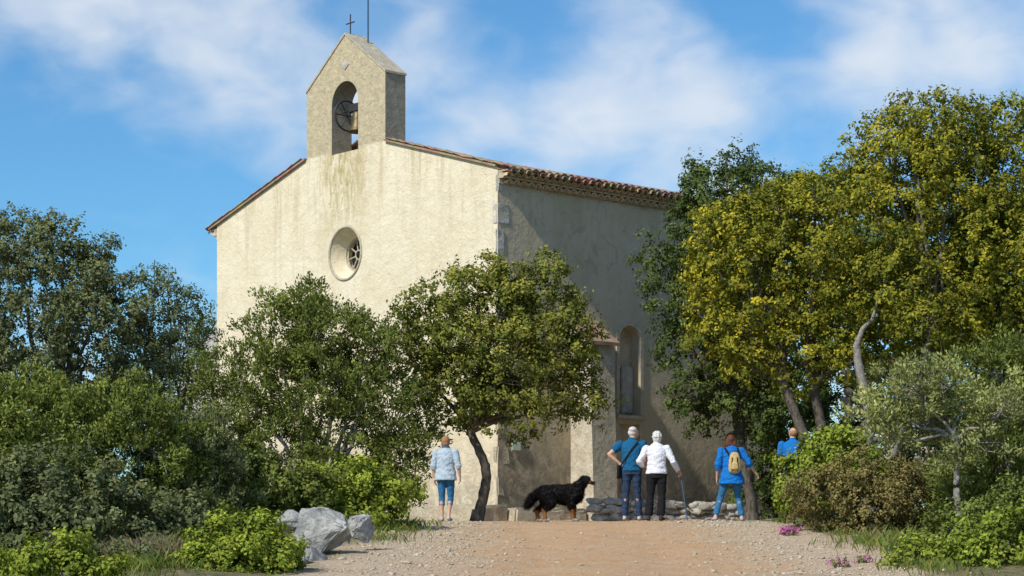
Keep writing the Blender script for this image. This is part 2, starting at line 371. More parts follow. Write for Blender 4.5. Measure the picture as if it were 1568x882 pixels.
def cyl(name,p0,p1,r,mat,parent=ch,n=10,r1=None):
    p0=Vector(p0);p1=Vector(p1);d=p1-p0; q=d.to_track_quat('Z','Y'); r1=r if r1 is None else r1
    V=[p0+q@Vector((r*math.cos(a),r*math.sin(a),0)) for a in np.linspace(0,2*math.pi,n,endpoint=False)]+[p1+q@Vector((r1*math.cos(a),r1*math.sin(a),0)) for a in np.linspace(0,2*math.pi,n,endpoint=False)]
    F=[[i,(i+1)%n,(i+1)%n+n,i+n] for i in range(n)]+[list(range(n))[::-1],list(range(n,2*n))]
    return link(mesh_py(name,V,F),name,parent,[mat])
cyl('cross_post',(-5.5,.15,11.75),(-5.5,.15,12.24),.016,M_IRON); cyl('cross_arm',(-5.66,.15,12.03),(-5.34,.15,12.03),.015,M_IRON)
cyl('lightning_rod',(-5.2,.45,11.5),(-5.2,.45,13.6),.022,M_BLUEROD)
def lathe(name,prof,c,mat,n=28):
    V=[(c[0]+r*math.cos(a),c[1]+r*math.sin(a),c[2]+z) for r,z in prof for a in np.linspace(0,2*math.pi,n,endpoint=False)]
    F=[[k*n+i,k*n+(i+1)%n,(k+1)*n+(i+1)%n,(k+1)*n+i] for k in range(len(prof)-1) for i in range(n)]
    return link(mesh_py(name,V,F,True),name,ch,[mat])
bc=(-5.40,.30,9.42)
lathe('bell',[(.02,.50),(.10,.49),(.135,.44),(.15,.30),(.175,.16),(.22,.05),(.255,0),(.235,.0),(.15,.15),(.12,.4)],bc,M_BRONZE)
lathe('bell_clapper',[(.012,.35),(.014,.05),(.04,.02),(.035,-.03),(.005,-.05)],bc,M_IRON)
box('bell_yoke',-5.72,-5.08,.24,.36,9.92,10.12,ch,M_IRON,.02)
cyl('bell_axle',(-6.03,.3,9.98),(-5.01,.3,9.98),.022,M_IRON)
def torus(name,c,R,r,mat,axis='X',n=36,m=8):
    V=[];F=[]
    for i in range(n):
        a=2*math.pi*i/n
        for j in range(m):
            b=2*math.pi*j/m; rr=R+r*math.cos(b); p=(r*math.sin(b),rr*math.cos(a),rr*math.sin(a))
            if axis=='Y': p=(rr*math.cos(a),r*math.sin(b),rr*math.sin(a))
            V.append((c[0]+p[0],c[1]+p[1],c[2]+p[2]))
    for i in range(n):
        for j in range(m): F.append([i*m+j,((i+1)%n)*m+j,((i+1)%n)*m+(j+1)%m,i*m+(j+1)%m])
    return link(mesh_py(name,V,F,True),name,ch,[mat])
torus('bell_wheel',(-5.76,.25,9.86),.36,.025,M_IRON,'X')
for k in range(3):
    a=k*math.pi/3; cyl('wheel_spoke_%d'%k,(-5.76,.25-.36*math.cos(a),9.86-.36*math.sin(a)),(-5.76,.25+.36*math.cos(a),9.86+.36*math.sin(a)),.014,M_IRON)
torus('oculus_rim',(-5.5,0.0,OZ),.63,.035,M_STONE2,'Y',48)
box('oculus_dark_pane',-5.99,-5.01,.52,.56,OZ-.49,OZ+.49,ch,M_DARK)  # dark pane, colour stands in for the unlit interior behind the tracery
torus('oculus_frame',(-5.5,.40,OZ),.41,.025,M_STONE2,'Y'); torus('oculus_hub',(-5.5,.40,OZ),.11,.02,M_STONE2,'Y',20)
for k in range(8):
    a=k*math.pi/4+.2; cyl('oculus_spoke_%d'%k,(-5.5+.11*math.cos(a),.4,OZ+.11*math.sin(a)),(-5.5+.41*math.cos(a),.4,OZ+.41*math.sin(a)),.016,M_STONE2)
box('notice_frame',.016,.04,.38,.66,1.60,1.90,ch,M_STONE2,.004); box('notice_panel',.036,.048,.40,.64,1.62,1.88,ch,m_simple('notice_paint',(.66,.76,.62),.6,.15,30),.002)

# ------------------------------------------------------------------ vegetation
def tubes(name,chains,mat,parent,n=7):
    V=[];F=[]
    for pts,rads in chains:
        o=len(V); m=len(pts)
        for k in range(m):
            p=Vector(pts[k]); t=(Vector(pts[min(k+1,m-1)])-Vector(pts[max(k-1,0)])).normalized(); q=t.to_track_quat('Z','Y'); r=rads[k]
            for a in np.linspace(0,2*math.pi,n,endpoint=False):
                V.append(p+q@Vector((r*math.cos(a),r*math.sin(a),0)))
        for k in range(m-1):
            for i in range(n): F.append([o+k*n+i,o+k*n+(i+1)%n,o+(k+1)*n+(i+1)%n,o+(k+1)*n+i])
    me=mesh_np(name,np.array([v[:] for v in V]),np.array(F),smooth=True); return link(me,name,parent,[mat])
def unit(a): return a/np.maximum(np.linalg.norm(a,axis=-1,keepdims=True),1e-6)
def rand_dir(n): return unit(rng.normal(size=(n,3)))
TOTAL=[0]
def foliage(parent,lobes,pal,dens=1.0,clump=.27,ns=11,nl=13,leaf=(.055,.030),tipf=.5,spr=.055,needle=False,open_=.0,name='foliage'):
    nl=max(5,int(nl*.60)); leaf=(leaf[0]*1.30,leaf[1]*1.45)
    lobes=np.array(lobes,float)
    CC=[];OUT=[]
    for i,(x,y,z,r) in enumerate(lobes):
        n=max(4,int(dens*4*math.pi*r*r/(clump*clump*1.4)))
        d=rand_dir(n); d=d[(d[:,2]>-.55)|(rng.random(n)<.35)]
        f=np.where(rng.random(len(d))<.82,rng.uniform(.80,1.16,len(d)),rng.uniform(.4,.8,len(d)))
        lump=1+.14*np.sin(d[:,0]*5+i)+.12*np.sin(d[:,2]*6+i*2)+.09*np.sin(d[:,1]*7)
        c=np.array([x,y,z])+d*(r*f*lump)[:,None]
        keep=np.ones(len(c),bool)
        for j,l in enumerate(lobes):
            if j!=i:
                q=np.linalg.norm(c-l[:3],axis=1)/l[3]; keep&=~((q<.68)&(rng.random(len(c))<.88))
        keep&=rng.random(len(c))>open_
        CC.append(c[keep]);OUT.append(d[keep])
    CC=np.concatenate(CC);OUT=np.concatenate(OUT);n=len(CC)
    up=np.array([0,0,1.])
    cr=clump*rng.uniform(.5,1.2,n); ct=rng.random(n)
    ax=unit(OUT*.7+up*.8)
    sd=rand_dir(n*ns).reshape(n,ns,3); dt=(sd*ax[:,None]).sum(-1,keepdims=True); sd=np.where(dt<-.1,sd-1.6*dt*ax[:,None],sd); sd=unit(sd)
    SP=CC[:,None]+sd*cr[:,None,None]*rng.uniform(.6,1.05,(n,ns,1))*np.array([1,1,.85])
    st=rng.random((n,ns)); h=(sd*ax[:,None]).sum(-1)
    SPf=SP.reshape(-1,3); sdf=sd.reshape(-1,3); N=len(SPf)
    so=unit(sdf*.8+up*.6+np.repeat(OUT,ns,0)*.4+rng.normal(size=(N,3))*.2)
    k=nl; along=rng.uniform(-1,1.2,(N,k,1)); P=SPf[:,None]+so[:,None]*along*spr*1.2+rng.normal(size=(N,k,3))*spr*.62
    M=N*k; P=P.reshape(-1,3); so_=np.repeat(so,k,0); sdr=np.repeat(sdf,k,0); outr=np.repeat(OUT,ns*k,0)
    nb=unit(sdr*.9+outr*.4+up*.2+rng.normal(size=(M,3))*.45)
    if needle:
        tdir=unit(so_+rng.normal(size=(M,3))*.55); nrm=unit(nb-tdir*(nb*tdir).sum(-1,keepdims=True)); b=unit(np.cross(nrm,tdir)); t=tdir
    else:
        tdir=rand_dir(M); b=unit(np.cross(nb,tdir)); t=unit(np.cross(b,nb))
    sc=rng.uniform(.7,1.3,(M,1)); a=t*sc*leaf[0]/2; w=b*sc*leaf[1]/2
    V=np.stack([P-a,P+w,P+a,P-w],1).reshape(-1,3); F=np.arange(M*4).reshape(-1,4)
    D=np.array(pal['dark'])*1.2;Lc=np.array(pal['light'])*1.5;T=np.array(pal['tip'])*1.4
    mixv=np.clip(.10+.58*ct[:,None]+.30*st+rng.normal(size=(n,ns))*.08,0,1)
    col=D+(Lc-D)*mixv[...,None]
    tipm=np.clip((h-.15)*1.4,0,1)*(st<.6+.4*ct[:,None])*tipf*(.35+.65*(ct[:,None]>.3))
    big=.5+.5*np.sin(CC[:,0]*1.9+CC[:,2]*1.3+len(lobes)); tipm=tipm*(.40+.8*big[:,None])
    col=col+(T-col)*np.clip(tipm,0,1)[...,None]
    col=np.repeat(col.reshape(-1,3),k,0); fr=np.clip((along.reshape(-1,1)-.2),0,1)*.35*tipf
    col=col+(T-col)*fr; col=col*rng.uniform(.75,1.25,(M,1)); col=np.repeat(col,4,0)
    TOTAL[0]+=M
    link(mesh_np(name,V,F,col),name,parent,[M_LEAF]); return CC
def branches(parent,base,lobes,CC,r0,stems=1,mat=M_BARK,fork=.45,wob=.12,ntw=45,name='trunk',path=None):
    R=random.Random(int(abs(lobes[0][0])*1000)+7); ch_=[]; b=Vector(base)
    lobes=[Vector(l[:3]) for l in lobes]; cen=sum(lobes,Vector())/len(lobes); low=min(l.z for l in lobes)
    ch_.append([[b+Vector((0,0,-.2)),b+Vector((0,0,.0)),b+Vector((.01,0,.10)),b+Vector((.02,0,.22))],[r0*1.7,r0*1.45,r0*1.25,r0*1.05]])
    forks=[]
    paths=[] if path is None else (path if isinstance(path[0],list) else [path])
    for pp in paths:
        P=[Vector(p) for p in pp]; pts=[]
        for k in range(len(P)-1):
            p0=P[max(k-1,0)];p1=P[k];p2=P[k+1];p3=P[min(k+2,len(P)-1)]
            for j in range(5):
                u=j/5; q=.5*((2*p1)+(p2-p0)*u+(2*p0-5*p1+4*p2-p3)*u*u+(3*p1-p0-3*p2+p3)*u**3); pts.append(q+Vector((R.uniform(-.012,.012),R.uniform(-.012,.012),0)))
        pts.append(P[-1]); ch_.append([pts,[r0*(1.15-.42*i/len(pts)+R.uniform(-.05,.05)) for i in range(len(pts))]]); forks.append(pts[-1])
    if not paths:
        for s in range(stems):
            tgt=cen+Vector((R.uniform(-1,1)*(stems>1)*.9,R.uniform(-.4,.4),0)); top=Vector((b.x+(tgt.x-b.x)*fork,b.y+(tgt.y-b.y)*fork,b.z+(low-b.z)*.95))
            pts=[];rd=[]; off=Vector((s*.12-(stems-1)*.06,R.uniform(-.08,.08),0))
            for k in range(9):
                u=k/8; p=b+off*(.4+u)+(top-b)*u; p+=Vector((math.sin(u*4+s*2)*wob*math.sin(u*3.14),R.uniform(-.15,.15)*wob,0)); pts.append(p); rd.append(r0*(1.2-.5*u)/(1+.25*(stems-1)))
            ch_.append([pts,rd]); forks.append(pts[-1])
    ends=[]
    for l in lobes:
        f=min(forks,key=lambda q:(q-l).length); m=(f+l)/2+Vector((R.uniform(-.2,.2),R.uniform(-.2,.2),-.05))
        d=(l-f); pts=[f-d*.03,f+d*.25+Vector((0,0,.06)),m,f+d*.78,l+d*.12]; ch_.append([pts,[r0*.62,r0*.5,r0*.38,r0*.25,r0*.1]]); ends.append((l,m))
    idx=rng.choice(len(CC),min(ntw,len(CC)),replace=False)
    for i in idx:
        c=Vector(CC[i]); l,m=min(ends,key=lambda e:(e[0]-c).length); s=l.lerp(m,R.uniform(0,.5)); q=(s+c)/2+Vector([R.uniform(-.1,.1) for _ in range(3)])
        ch_.append([[s,q,c],[r0*.16,r0*.11,.006]])
    tubes(name,ch_,mat,parent)
def plant(name,x,y,lobes,pal,trunk=.09,stems=1,fork=.45,mat=M_BARK,ntw=45,wob=.12,path=None,k=1.0,**kw):
    g=float(gz(x,y)); e=empty(name,(x,y,g)); LL=[]
    for l in lobes:
        a,z,r=l[:3]; dy=l[3] if len(l)>3 else random.uniform(-.35,.35); LL.append((a*k,dy,(z+.4)*k-.4-g,r*k))
    CC=foliage(e,LL,pal,**kw)
    branches(e,(0,0,0),LL,CC,trunk,stems,mat,fork,wob,ntw,path=path); return e

P_CEN=dict(dark=(.034,.048,.012),light=(.12,.145,.030),tip=(.27,.245,.050))
P_JUN=dict(dark=(.040,.052,.015),light=(.135,.160,.040),tip=(.20,.225,.050))
P_GREY=dict(dark=(.042,.050,.024),light=(.13,.145,.066),tip=(.20,.215,.09))
P_BRIGHT=dict(dark=(.055,.075,.014),light=(.17,.215,.034),tip=(.30,.33,.045))
P_DARK=dict(dark=(.024,.038,.014),light=(.085,.118,.034),tip=(.14,.17,.05))
P_YEL=dict(dark=(.044,.054,.011),light=(.15,.165,.026),tip=(.38,.32,.030))
P_BROWN=dict(dark=(.07,.065,.025),light=(.17,.145,.055),tip=(.26,.21,.08))
P_SILV=dict(dark=(.10,.11,.045),light=(.21,.23,.09),tip=(.38,.39,.12))

plant('oak_tree',-.69,39.5,[(.06,4.75,.48),(.5,4.35,.50),(1.35,4.5,.60),(-.9,3.83,.72),(.2,3.8,.95),(.9,3.5,1.0),(1.67,3.45,.68),(-1.15,3.06,.55),(-.4,2.65,.9),(1.15,2.5,.88),(1.95,2.45,.5),(.3,3.1,1.0,.8),(.5,2.9,.9,-.6),(.4,2.4,.7)],
      P_CEN,trunk=.105,path=[(0,0,0),(.10,0,.35),(.19,.02,.85),(.10,0,1.25),(-.12,0,1.75)],tipf=.8,open_=.02,dens=1.15)
plant('juniper_tree',-3.67,38.5,[(-.29,3.72,.42),(.0,3.35,.5),(-.8,3.15,.68),(.35,3.0,.82),(.85,3.2,.34),(-1.4,2.3,.75),(-.35,2.2,.98),(.8,2.3,.85),(1.4,1.8,.70),(-1.75,1.6,.55),(-.8,1.25,.85),(.35,1.3,.88),(1.3,1.05,.65),(0,2.2,.9,.7),(0,.6,.7),(-1.2,.6,.6),(1.1,.5,.5)],
      P_JUN,trunk=.10,stems=3,fork=.2,tipf=.55,leaf=(.055,.022),needle=True,nl=15,spr=.055,open_=.02,dens=1.1,ntw=60,mat=M_BARKG,k=1.07)
plant('holm_oak_tree',-9.45,42.0,[(-.95,5.6,.85),(.14,5.4,.75),(.75,5.3,.62),(-.4,4.64,1.1),(.8,4.3,1.0),(-1.8,5.0,1.2),(-.8,3.55,1.2),(.55,3.4,1.1),(1.5,3.3,.8),(.1,2.2,1.2),(1.3,2.3,.8),(-1.4,2.3,1.1)],
      P_GREY,trunk=.13,stems=2,tipf=.5,nl=12,leaf=(.055,.032),open_=.02)
plant('holm_oak_tree',-7.48,42.5,[(-.1,5.2,.36),(.2,4.8,.48),(.6,4.4,.40),(-.1,4.1,.6),(.5,3.6,.65),(.0,3.0,.8),(.7,2.9,.55),(.2,2.1,.8)],
      dict(dark=(.05,.065,.035),light=(.13,.155,.085),tip=(.19,.22,.10)),trunk=.07,stems=2,tipf=.3,open_=.3,ntw=110,leaf=(.05,.028))
plant('holm_oak_tree',-8.9,58,[(0,5.4,.6),(-.6,4.9,.8),(.2,4.4,.8),(-.5,3.6,1.2)],P_JUN,trunk=.1,tipf=.3,dens=.7)
plant('juniper_bush',-7.24,30,[(-.1,1.5,.6),(.3,1.2,.55),(.2,.8,.85),(-.9,.9,.8),(0,.1,.85),(-.7,1.5,.5)],P_JUN,trunk=.04,stems=3,needle=True,leaf=(.05,.02),nl=15,tipf=.85,clump=.2,spr=.045,ntw=50,mat=M_BARKG)
plant('juniper_bush',-5.78,30.3,[(-.15,1.5,.52),(-.6,1.1,.58),(.3,1.16,.62),(.65,.9,.5),(0,.48,.88),(.3,-.1,.6)],P_JUN,trunk=.04,stems=3,needle=True,leaf=(.05,.02),nl=15,tipf=.7,clump=.2,spr=.045,ntw=110,mat=M_BARKG,open_=.06)
plant('juniper_bush',-4.85,31.0,[(-.2,1.05,.48),(.15,.85,.55),(0,.28,.78),(-.5,.1,.6)],P_GREY,trunk=.03,stems=3,needle=True,leaf=(.05,.02),nl=15,tipf=.6,clump=.2,spr=.045,ntw=80,mat=M_BARKG)
plant('undergrowth_bush',-6.1,26.5,[(-.3,.1,.65),(.5,-.05,.62),(1.2,-.3,.5),(-.9,0,.7),(0,-.4,.5)],P_GREY,trunk=.03,stems=3,tipf=.5,clump=.2,ntw=90)
plant('undergrowth_bush',-4.65,27.5,[(-.2,-.15,.4),(.3,-.2,.4),(0,-.4,.4)],P_GREY,trunk=.03,stems=3,tipf=.4,clump=.18,ntw=50)
plant('undergrowth_bush',-4.35,23.4,[(-.3,-.72,.28),(.15,-.78,.26),(-.7,-.70,.3)],P_GREY,trunk=.02,stems=3,tipf=.4,clump=.13,leaf=(.042,.022),spr=.04,ntw=60)
plant('undergrowth_bush',-4.0,32.3,[(-.5,.6,.5),(.1,.45,.5),(.6,.25,.5),(-.2,.1,.6),(-.9,.2,.5)],P_JUN,trunk=.03,stems=3,tipf=.5,clump=.22,ntw=50)
plant('evergreen_shrub',-4.75,21,[(-.2,-.70,.2),(.15,-.64,.22),(.5,-.75,.18),(-.5,-.75,.22),(-.75,-.7,.2)],P_BRIGHT,trunk=.015,stems=2,tipf=.9,clump=.12,leaf=(.04,.022),spr=.035,ntw=20)
plant('evergreen_shrub',-2.56,33,[(-.75,.35,.36),(-.4,.42,.36),(.15,.48,.42),(.6,.28,.36),(0,.03,.45),(-.6,.0,.4)],P_BRIGHT,trunk=.02,stems=3,tipf=.6,clump=.18,leaf=(.05,.03),ntw=30)
plant('evergreen_shrub',-3.02,22.9,[(.13,-.34,.25),(-.28,-.43,.30),(.36,-.55,.24),(-.5,-.62,.28),(.1,-.62,.33),(-.2,-.78,.32),(.32,-.82,.24)],P_BRIGHT,trunk=.02,stems=3,tipf=.65,clump=.13,leaf=(.038,.022),spr=.036,ntw=20)
# right side
plant('holm_oak_tree',5.17,43.5,[(-.56,7.35,.68),(-1.1,7.0,.48),(.05,7.25,.52),(-.85,6.1,1.0),(.15,6.0,1.2),(-2.05,5.75,.36),(-1.4,5.0,.8),(-.3,4.5,1.25),(-1.27,3.7,.8),(0,3.3,1.1),(-1.25,2.65,.6),(-.4,2.6,.85),(.7,2.6,.9)],
      P_DARK,trunk=.14,stems=2,tipf=.5,nl=12,leaf=(.055,.032),fork=.2)
plant('oak_tree',6.05,39.0,[(-1.67,5.6,.66),(-.95,5.75,.64),(-2.1,4.9,.64),(-1.3,4.66,1.0),(-.28,5.04,1.05),(-1.8,3.85,.72),(-.8,3.75,1.0),(.2,4.03,1.0),(-1.6,3.1,.52),(-.4,3.2,.7),(.6,3.3,.7),(-.2,6.1,.5)],
      P_YEL,trunk=.12,path=[[(0,0,0),(-.12,0,.8),(-.42,0,1.6),(-.75,0,2.5)],[(.15,.1,0),(.12,.1,.8),(-.02,.1,1.6),(-.2,.1,2.5)]],tipf=.85,open_=.02,nl=12,dens=1.1)
plant('oak_tree',6.65,37.6,[(.75,7.55,.36),(.43,6.9,.72),(1.45,7.05,.75),(.9,6.06,1.1),(1.9,5.9,1.1),(.2,5.6,.85),(1.4,4.85,1.1),(.3,4.35,.8),(1.15,3.8,.8),(2.0,4.3,.85),(.1,6.3,.45)],
      P_YEL,trunk=.10,mat=M_BARKG,path=[[(0,.1,0),(-.02,.1,.9),(.05,.1,1.8),(-.12,.1,2.7),(-.2,.1,3.2)],[(.2,.1,0),(.4,.1,1.0),(.9,.1,2.4),(1.2,.1,3.4)]],tipf=.65,open_=.03,nl=12,dens=1.1)
plant('oak_tree',9.2,37.8,[(-.1,7.2,.7),(-.5,6.1,1.05),(.6,6.3,1.15),(0,4.85,1.15),(1.0,4.6,1.15),(-.4,3.75,.95),(.6,3.5,.95)],
      P_YEL,trunk=.12,stems=2,fork=.25,tipf=.45,open_=.05,nl=12)
plant('holm_oak_tree',7.9,52,[(-.5,8.7,.5),(.5,8.6,.7),(1.2,8.7,.5),(0,7.7,1.2),(-1,8.1,.6),(1.6,7.8,.9),(.3,6.2,1.4),(1.5,5.6,1.3)],P_JUN,trunk=.16,tipf=.5,dens=.8,leaf=(.07,.04))
plant('holm_oak_tree',9.4,45.8,[(-1.2,5.4,1.2),(.3,5.9,1.4),(1.8,5.6,1.3),(1.2,3.9,1.5),(-.6,4.1,1.2),(2.5,3.2,1.4),(1.3,2.1,1.3),(2.8,1.4,1.3)],P_DARK,trunk=.16,stems=2,tipf=.3,dens=.75,leaf=(.07,.04))
plant('holm_oak_tree',6.6,47.5,[(-.3,.9,1.0),(.8,1.0,1.0),(.1,2.2,1.0),(1.3,2.6,.9),(-.6,3.2,.7)],P_DARK,trunk=.12,stems=2,tipf=.3,dens=.8,leaf=(.07,.04))
plant('undergrowth_bush',9.3,40.5,[(-1.0,1.2,.7),(-.2,1.5,.9),(.9,1.6,1.0),(-.4,.5,.8),(.7,.6,.9)],P_DARK,trunk=.04,stems=3,tipf=.3,dens=.8)
plant('juniper_tree',6.41,29,[(-.7,1.84,.38),(-1.1,1.5,.36),(-.4,1.42,.44),(.15,1.62,.44),(-.25,1.9,.3),(.33,1.05,.45),(.0,.85,.3),(.6,1.5,.4),(-.9,1.15,.3)],
      P_SILV,trunk=.05,path=[(0,0,0),(.03,0,.35),(-.01,0,.7),(.02,0,1.1),(0,0,1.4)],mat=M_BARKG,tipf=.75,open_=.28,needle=True,leaf=(.048,.018),nl=14,clump=.18,spr=.05,ntw=200)
plant('juniper_tree',7.6,30.5,[(-.1,2.2,.5),(.4,2.0,.7),(-.1,1.4,.6),(.5,1.1,.8),(.0,.6,.7),(-.5,.3,.6),(.2,0,.7)],P_JUN,trunk=.06,stems=2,mat=M_BARKG,tipf=.5,needle=True,leaf=(.055,.02),nl=15,clump=.22,ntw=80)
plant('evergreen_shrub',5.1,33.6,[(.25,1.12,.36),(-.25,.82,.36),(.5,.95,.42),(-.3,.3,.42),(.1,.5,.5),(.9,.7,.4)],P_BRIGHT,trunk=.02,stems=3,tipf=.35,clump=.18,leaf=(.05,.03),ntw=40)
plant('heath_bush',5.48,32,[(-.6,.42,.42),(-.1,.45,.45),(.45,.45,.45),(.95,.35,.42),(-.5,.02,.45),(.2,.02,.5),(.9,.0,.5)],P_BROWN,trunk=.02,stems=3,tipf=.6,clump=.16,leaf=(.04,.02),spr=.04,ntw=80)
plant('evergreen_shrub',5.55,24.0,[(-.75,-.66,.24),(-.2,-.58,.32),(.35,-.50,.38),(.9,-.47,.42),(.1,-.75,.3)],P_BRIGHT,trunk=.02,stems=3,tipf=.6,clump=.15,leaf=(.042,.024),spr=.04,ntw=30)
plant('undergrowth_bush',6.6,27.2,[(-.3,-.2,.35),(.3,-.1,.45),(.9,0,.5),(-.8,-.35,.28)],P_JUN,trunk=.02,stems=3,tipf=.5,clump=.17,leaf=(.042,.024),ntw=40)
print('LEAVES',TOTAL[0])
def grass(name,spots,mat):
    B=[];C=[]
    for (x,y,sx,sy,n,h,c) in spots:
        px=rng.normal(x,sx,n); py=rng.normal(y,sy,n); hh=h*rng.uniform(.3,1.1,n); az=rng.uniform(0,6.28,n); w=.004
        z=gz(px,py); lx=rng.normal(0,.4,n)*hh; ly=rng.normal(0,.4,n)*hh
        a=np.stack([px-w*np.cos(az),py-w*np.sin(az),z-.01],-1); b=np.stack([px+w*np.cos(az),py+w*np.sin(az),z-.01],-1)
        m1=np.stack([px+w*.7*np.cos(az)+lx*.35,py+w*.7*np.sin(az)+ly*.35,z+hh*.6],-1); t=np.stack([px+lx,py+ly,z+hh],-1)
        B.append(np.stack([a,b,m1,t],1)); cc=np.array(c)*rng.uniform(.6,1.35,(n,1)); cc[:,0]*=rng.uniform(.8,1.4,n); C.append(np.repeat(cc,4,0))
    V=np.concatenate(B).reshape(-1,3); link(mesh_np(name,V,np.arange(len(V)).reshape(-1,4),np.concatenate(C)),name,None,[mat])
G=(.15,.20,.05);S=(.28,.25,.13);sp=[]
for i in range(16):
    y=rng.uniform(28,36.5); sp.append((-2.5+rng.normal(0,.25),y,.14,.25,200,.09,G if rng.random()<.6 else S))
    y=rng.uniform(22,36.5); sp.append((5.2+rng.normal(0,.25),y,.14,.25,160,.08,G if rng.random()<.5 else S))
sp+=[(-4.6,24.6,.35,.4,1600,.28,(.19,.18,.10)),(-4.3,24.0,.35,.5,1300,.2,(.18,.18,.09)),(-4.1,22.6,.3,.4,1200,.15,G),(-1.9,33.5,.3,.8,700,.15,G),(-2.0,30.5,.3,.8,400,.12,G),(5.3,27.8,.4,.8,700,.18,G),(4.9,23.6,.25,.5,500,.12,G)]
for i in range(30): sp.append((rng.choice([-1,1])*rng.uniform(4.6,11)+1,rng.uniform(24,40),.6,.6,300,.2,G))
grass('grass',sp,M_LEAF)
def flowers(x,y,n,s):
    e=empty('pink_flowers',(x,y,float(gz(x,y)))); P=rng.normal(size=(n,3))*np.array([s,s,s*.45])+np.array([0,0,s*.9]); d=unit(rng.normal(size=(n,3))+np.array([0,-.6,.8])); t=unit(np.cross(d,rand_dir(n))); b=np.cross(d,t); r=.014
    V=np.stack([P-t*r,P+b*r,P+t*r,P-b*r],1).reshape(-1,3); c=np.tile(np.array([.55,.14,.42]),(len(V),1))*rng.uniform(.7,1.2,(len(V),1))
    link(mesh_np('petals',V,np.arange(len(V)).reshape(-1,4),c),'petals',e,[M_LEAF])
    foliage(e,[(0,0,.02,s*1.1)],P_JUN,clump=.06,ns=5,nl=10,leaf=(.02,.012),spr=.02,name='stems')
flowers(4.32,31.4,330,.085); flowers(3.95,24.2,70,.07); flowers(4.35,24.8,50,.06)

# ------------------------------------------------------------------ figures
V3=Vector
class Fig:
    def __init__(s): s.V=[];s.F=[];s.T=[]
    def rings(s,R,tag):
        o=len(s.V); n=len(R[0])
        for r in R: s.V+=r
        for k in range(len(R)-1):
            for i in range(n): s.F.append([o+k*n+i,o+k*n+(i+1)%n,o+(k+1)*n+(i+1)%n,o+(k+1)*n+i]); s.T.append(tag)
        s.F.append([o+i for i in range(n)][::-1]); s.F.append([o+(len(R)-1)*n+i for i in range(n)]); s.T+=[tag,tag]
    def tube(s,pts,rads,tag,flat0=False,flat1=False,side=None,n=14):
        pts=[V3(p) for p in pts]; rads=[(r,r) if isinstance(r,(int,float)) else r for r in rads]
        P=[];Q=[]
        for k in range(len(pts)-1):
            for j in range(4):
                u=j/4; P.append(pts[k].lerp(pts[k+1],u)); Q.append(tuple(rads[k][i]*(1-u)+rads[k+1][i]*u for i in (0,1)))
        P.append(pts[-1]);Q.append(rads[-1]); R=[]
        def ring(c,t,ra,rb):
            sd=V3(side) if side else (V3((1,0,0)) if abs(t.x)<.8 else V3((0,0,1)))
            a=(sd-t*sd.dot(t)).normalized(); b=t.cross(a)
            return [c+a*ra*math.cos(x)+b*rb*math.sin(x) for x in np.linspace(0,2*math.pi,n,endpoint=False)]
        t0=(P[1]-P[0]).normalized(); t1=(P[-1]-P[-2]).normalized()
        if not flat0:
            for an in (80,55,30): r=math.radians(an); R.append(ring(P[0]-t0*min(Q[0])*math.sin(r),t0,Q[0][0]*math.cos(r),Q[0][1]*math.cos(r)))
        for k in range(len(P)):
            t=(P[min(k+1,len(P)-1)]-P[max(k-1,0)]).normalized(); R.append(ring(P[k],t,*Q[k]))
        if not flat1:
            for an in (30,55,80): r=math.radians(an); R.append(ring(P[-1]+t1*min(Q[-1])*math.sin(r),t1,Q[-1][0]*math.cos(r),Q[-1][1]*math.cos(r)))
        s.rings(R,tag)
    def ell(s,c,r,tag,M=None,n=16):
        R=[];c=V3(c)
        for a in np.linspace(-math.pi/2+.12,math.pi/2-.12,11):
            ring=[]
            for x in np.linspace(0,2*math.pi,n,endpoint=False):
                p=V3((r[0]*math.cos(a)*math.cos(x),r[1]*math.cos(a)*math.sin(x),r[2]*math.sin(a))); ring.append(c+(M@p if M else p))
            R.append(ring)
        s.rings(R,tag)
    def build(s,name,parent,mats,voxel=.008,smooth=3,wr=None):
        me=fixn(mesh_py(name,s.V,s.F))
        o=link(me,name,parent); m=o.modifiers.new('r','REMESH'); m.mode='VOXEL'; m.voxel_size=voxel
        m=o.modifiers.new('s','SMOOTH'); m.iterations=smooth; m.factor=.5
        me=apply_mods(o); tree=BVHTree.FromPolygons([v for v in s.V],s.F)
        tags=list(mats.keys())
        for t in tags: me.materials.append(mats[t])
        vt={}
        for p in me.polygons:
            i=tree.find_nearest(p.center)[2]; tg=s.T[i]; p.material_index=tags.index(tg); p.use_smooth=True
            if wr and tg in wr:
                for v in p.vertices: vt[v]=wr[tg]
        nr=[v.normal.copy() for v in me.vertices]
        for v,a in vt.items():
            c=me.vertices[v].co; q=noise.noise(V3((c.x*9,c.y*9,c.z*16)))+.5*noise.noise(c*30); me.vertices[v].co=c+nr[v]*a*q
        me.update(); return o
def hand(f,w,d,n,side,tag='skin',curl=.5):
    w=V3(w);d=V3(d).normalized();n=V3(n);n=(n-d*n.dot(d)).normalized();s=d.cross(n)*side
    f.tube([w-d*.02,w+d*.03,w+d*.08],[(.026,.019),(.038,.018),(.040,.015)],tag,side=s)
    for i,(o,l) in enumerate(((.030,.068),(.010,.078),(-.010,.072),(-.030,.056))):
        b=w+d*.075+s*o; d1=(d*math.cos(curl*.7)+n*math.sin(curl*.7)+s*o*1.6).normalized(); d2=(d*math.cos(curl*1.8)+n*math.sin(curl*1.8)+s*o*.8).normalized()
        f.tube([b,b+d1*l*.55,b+d1*l*.55+d2*l*.5],[.0098,.0092,.0080],tag,n=8)
    b=w+d*.02+s*.03; t1=(d*.65+s*.75+n*.15).normalized(); t2=(d*.95+s*.25+n*.3).normalized()
    f.tube([b,b+t1*.038,b+t1*.038+t2*.032],[.0125,.0112,.0095],tag,n=8)
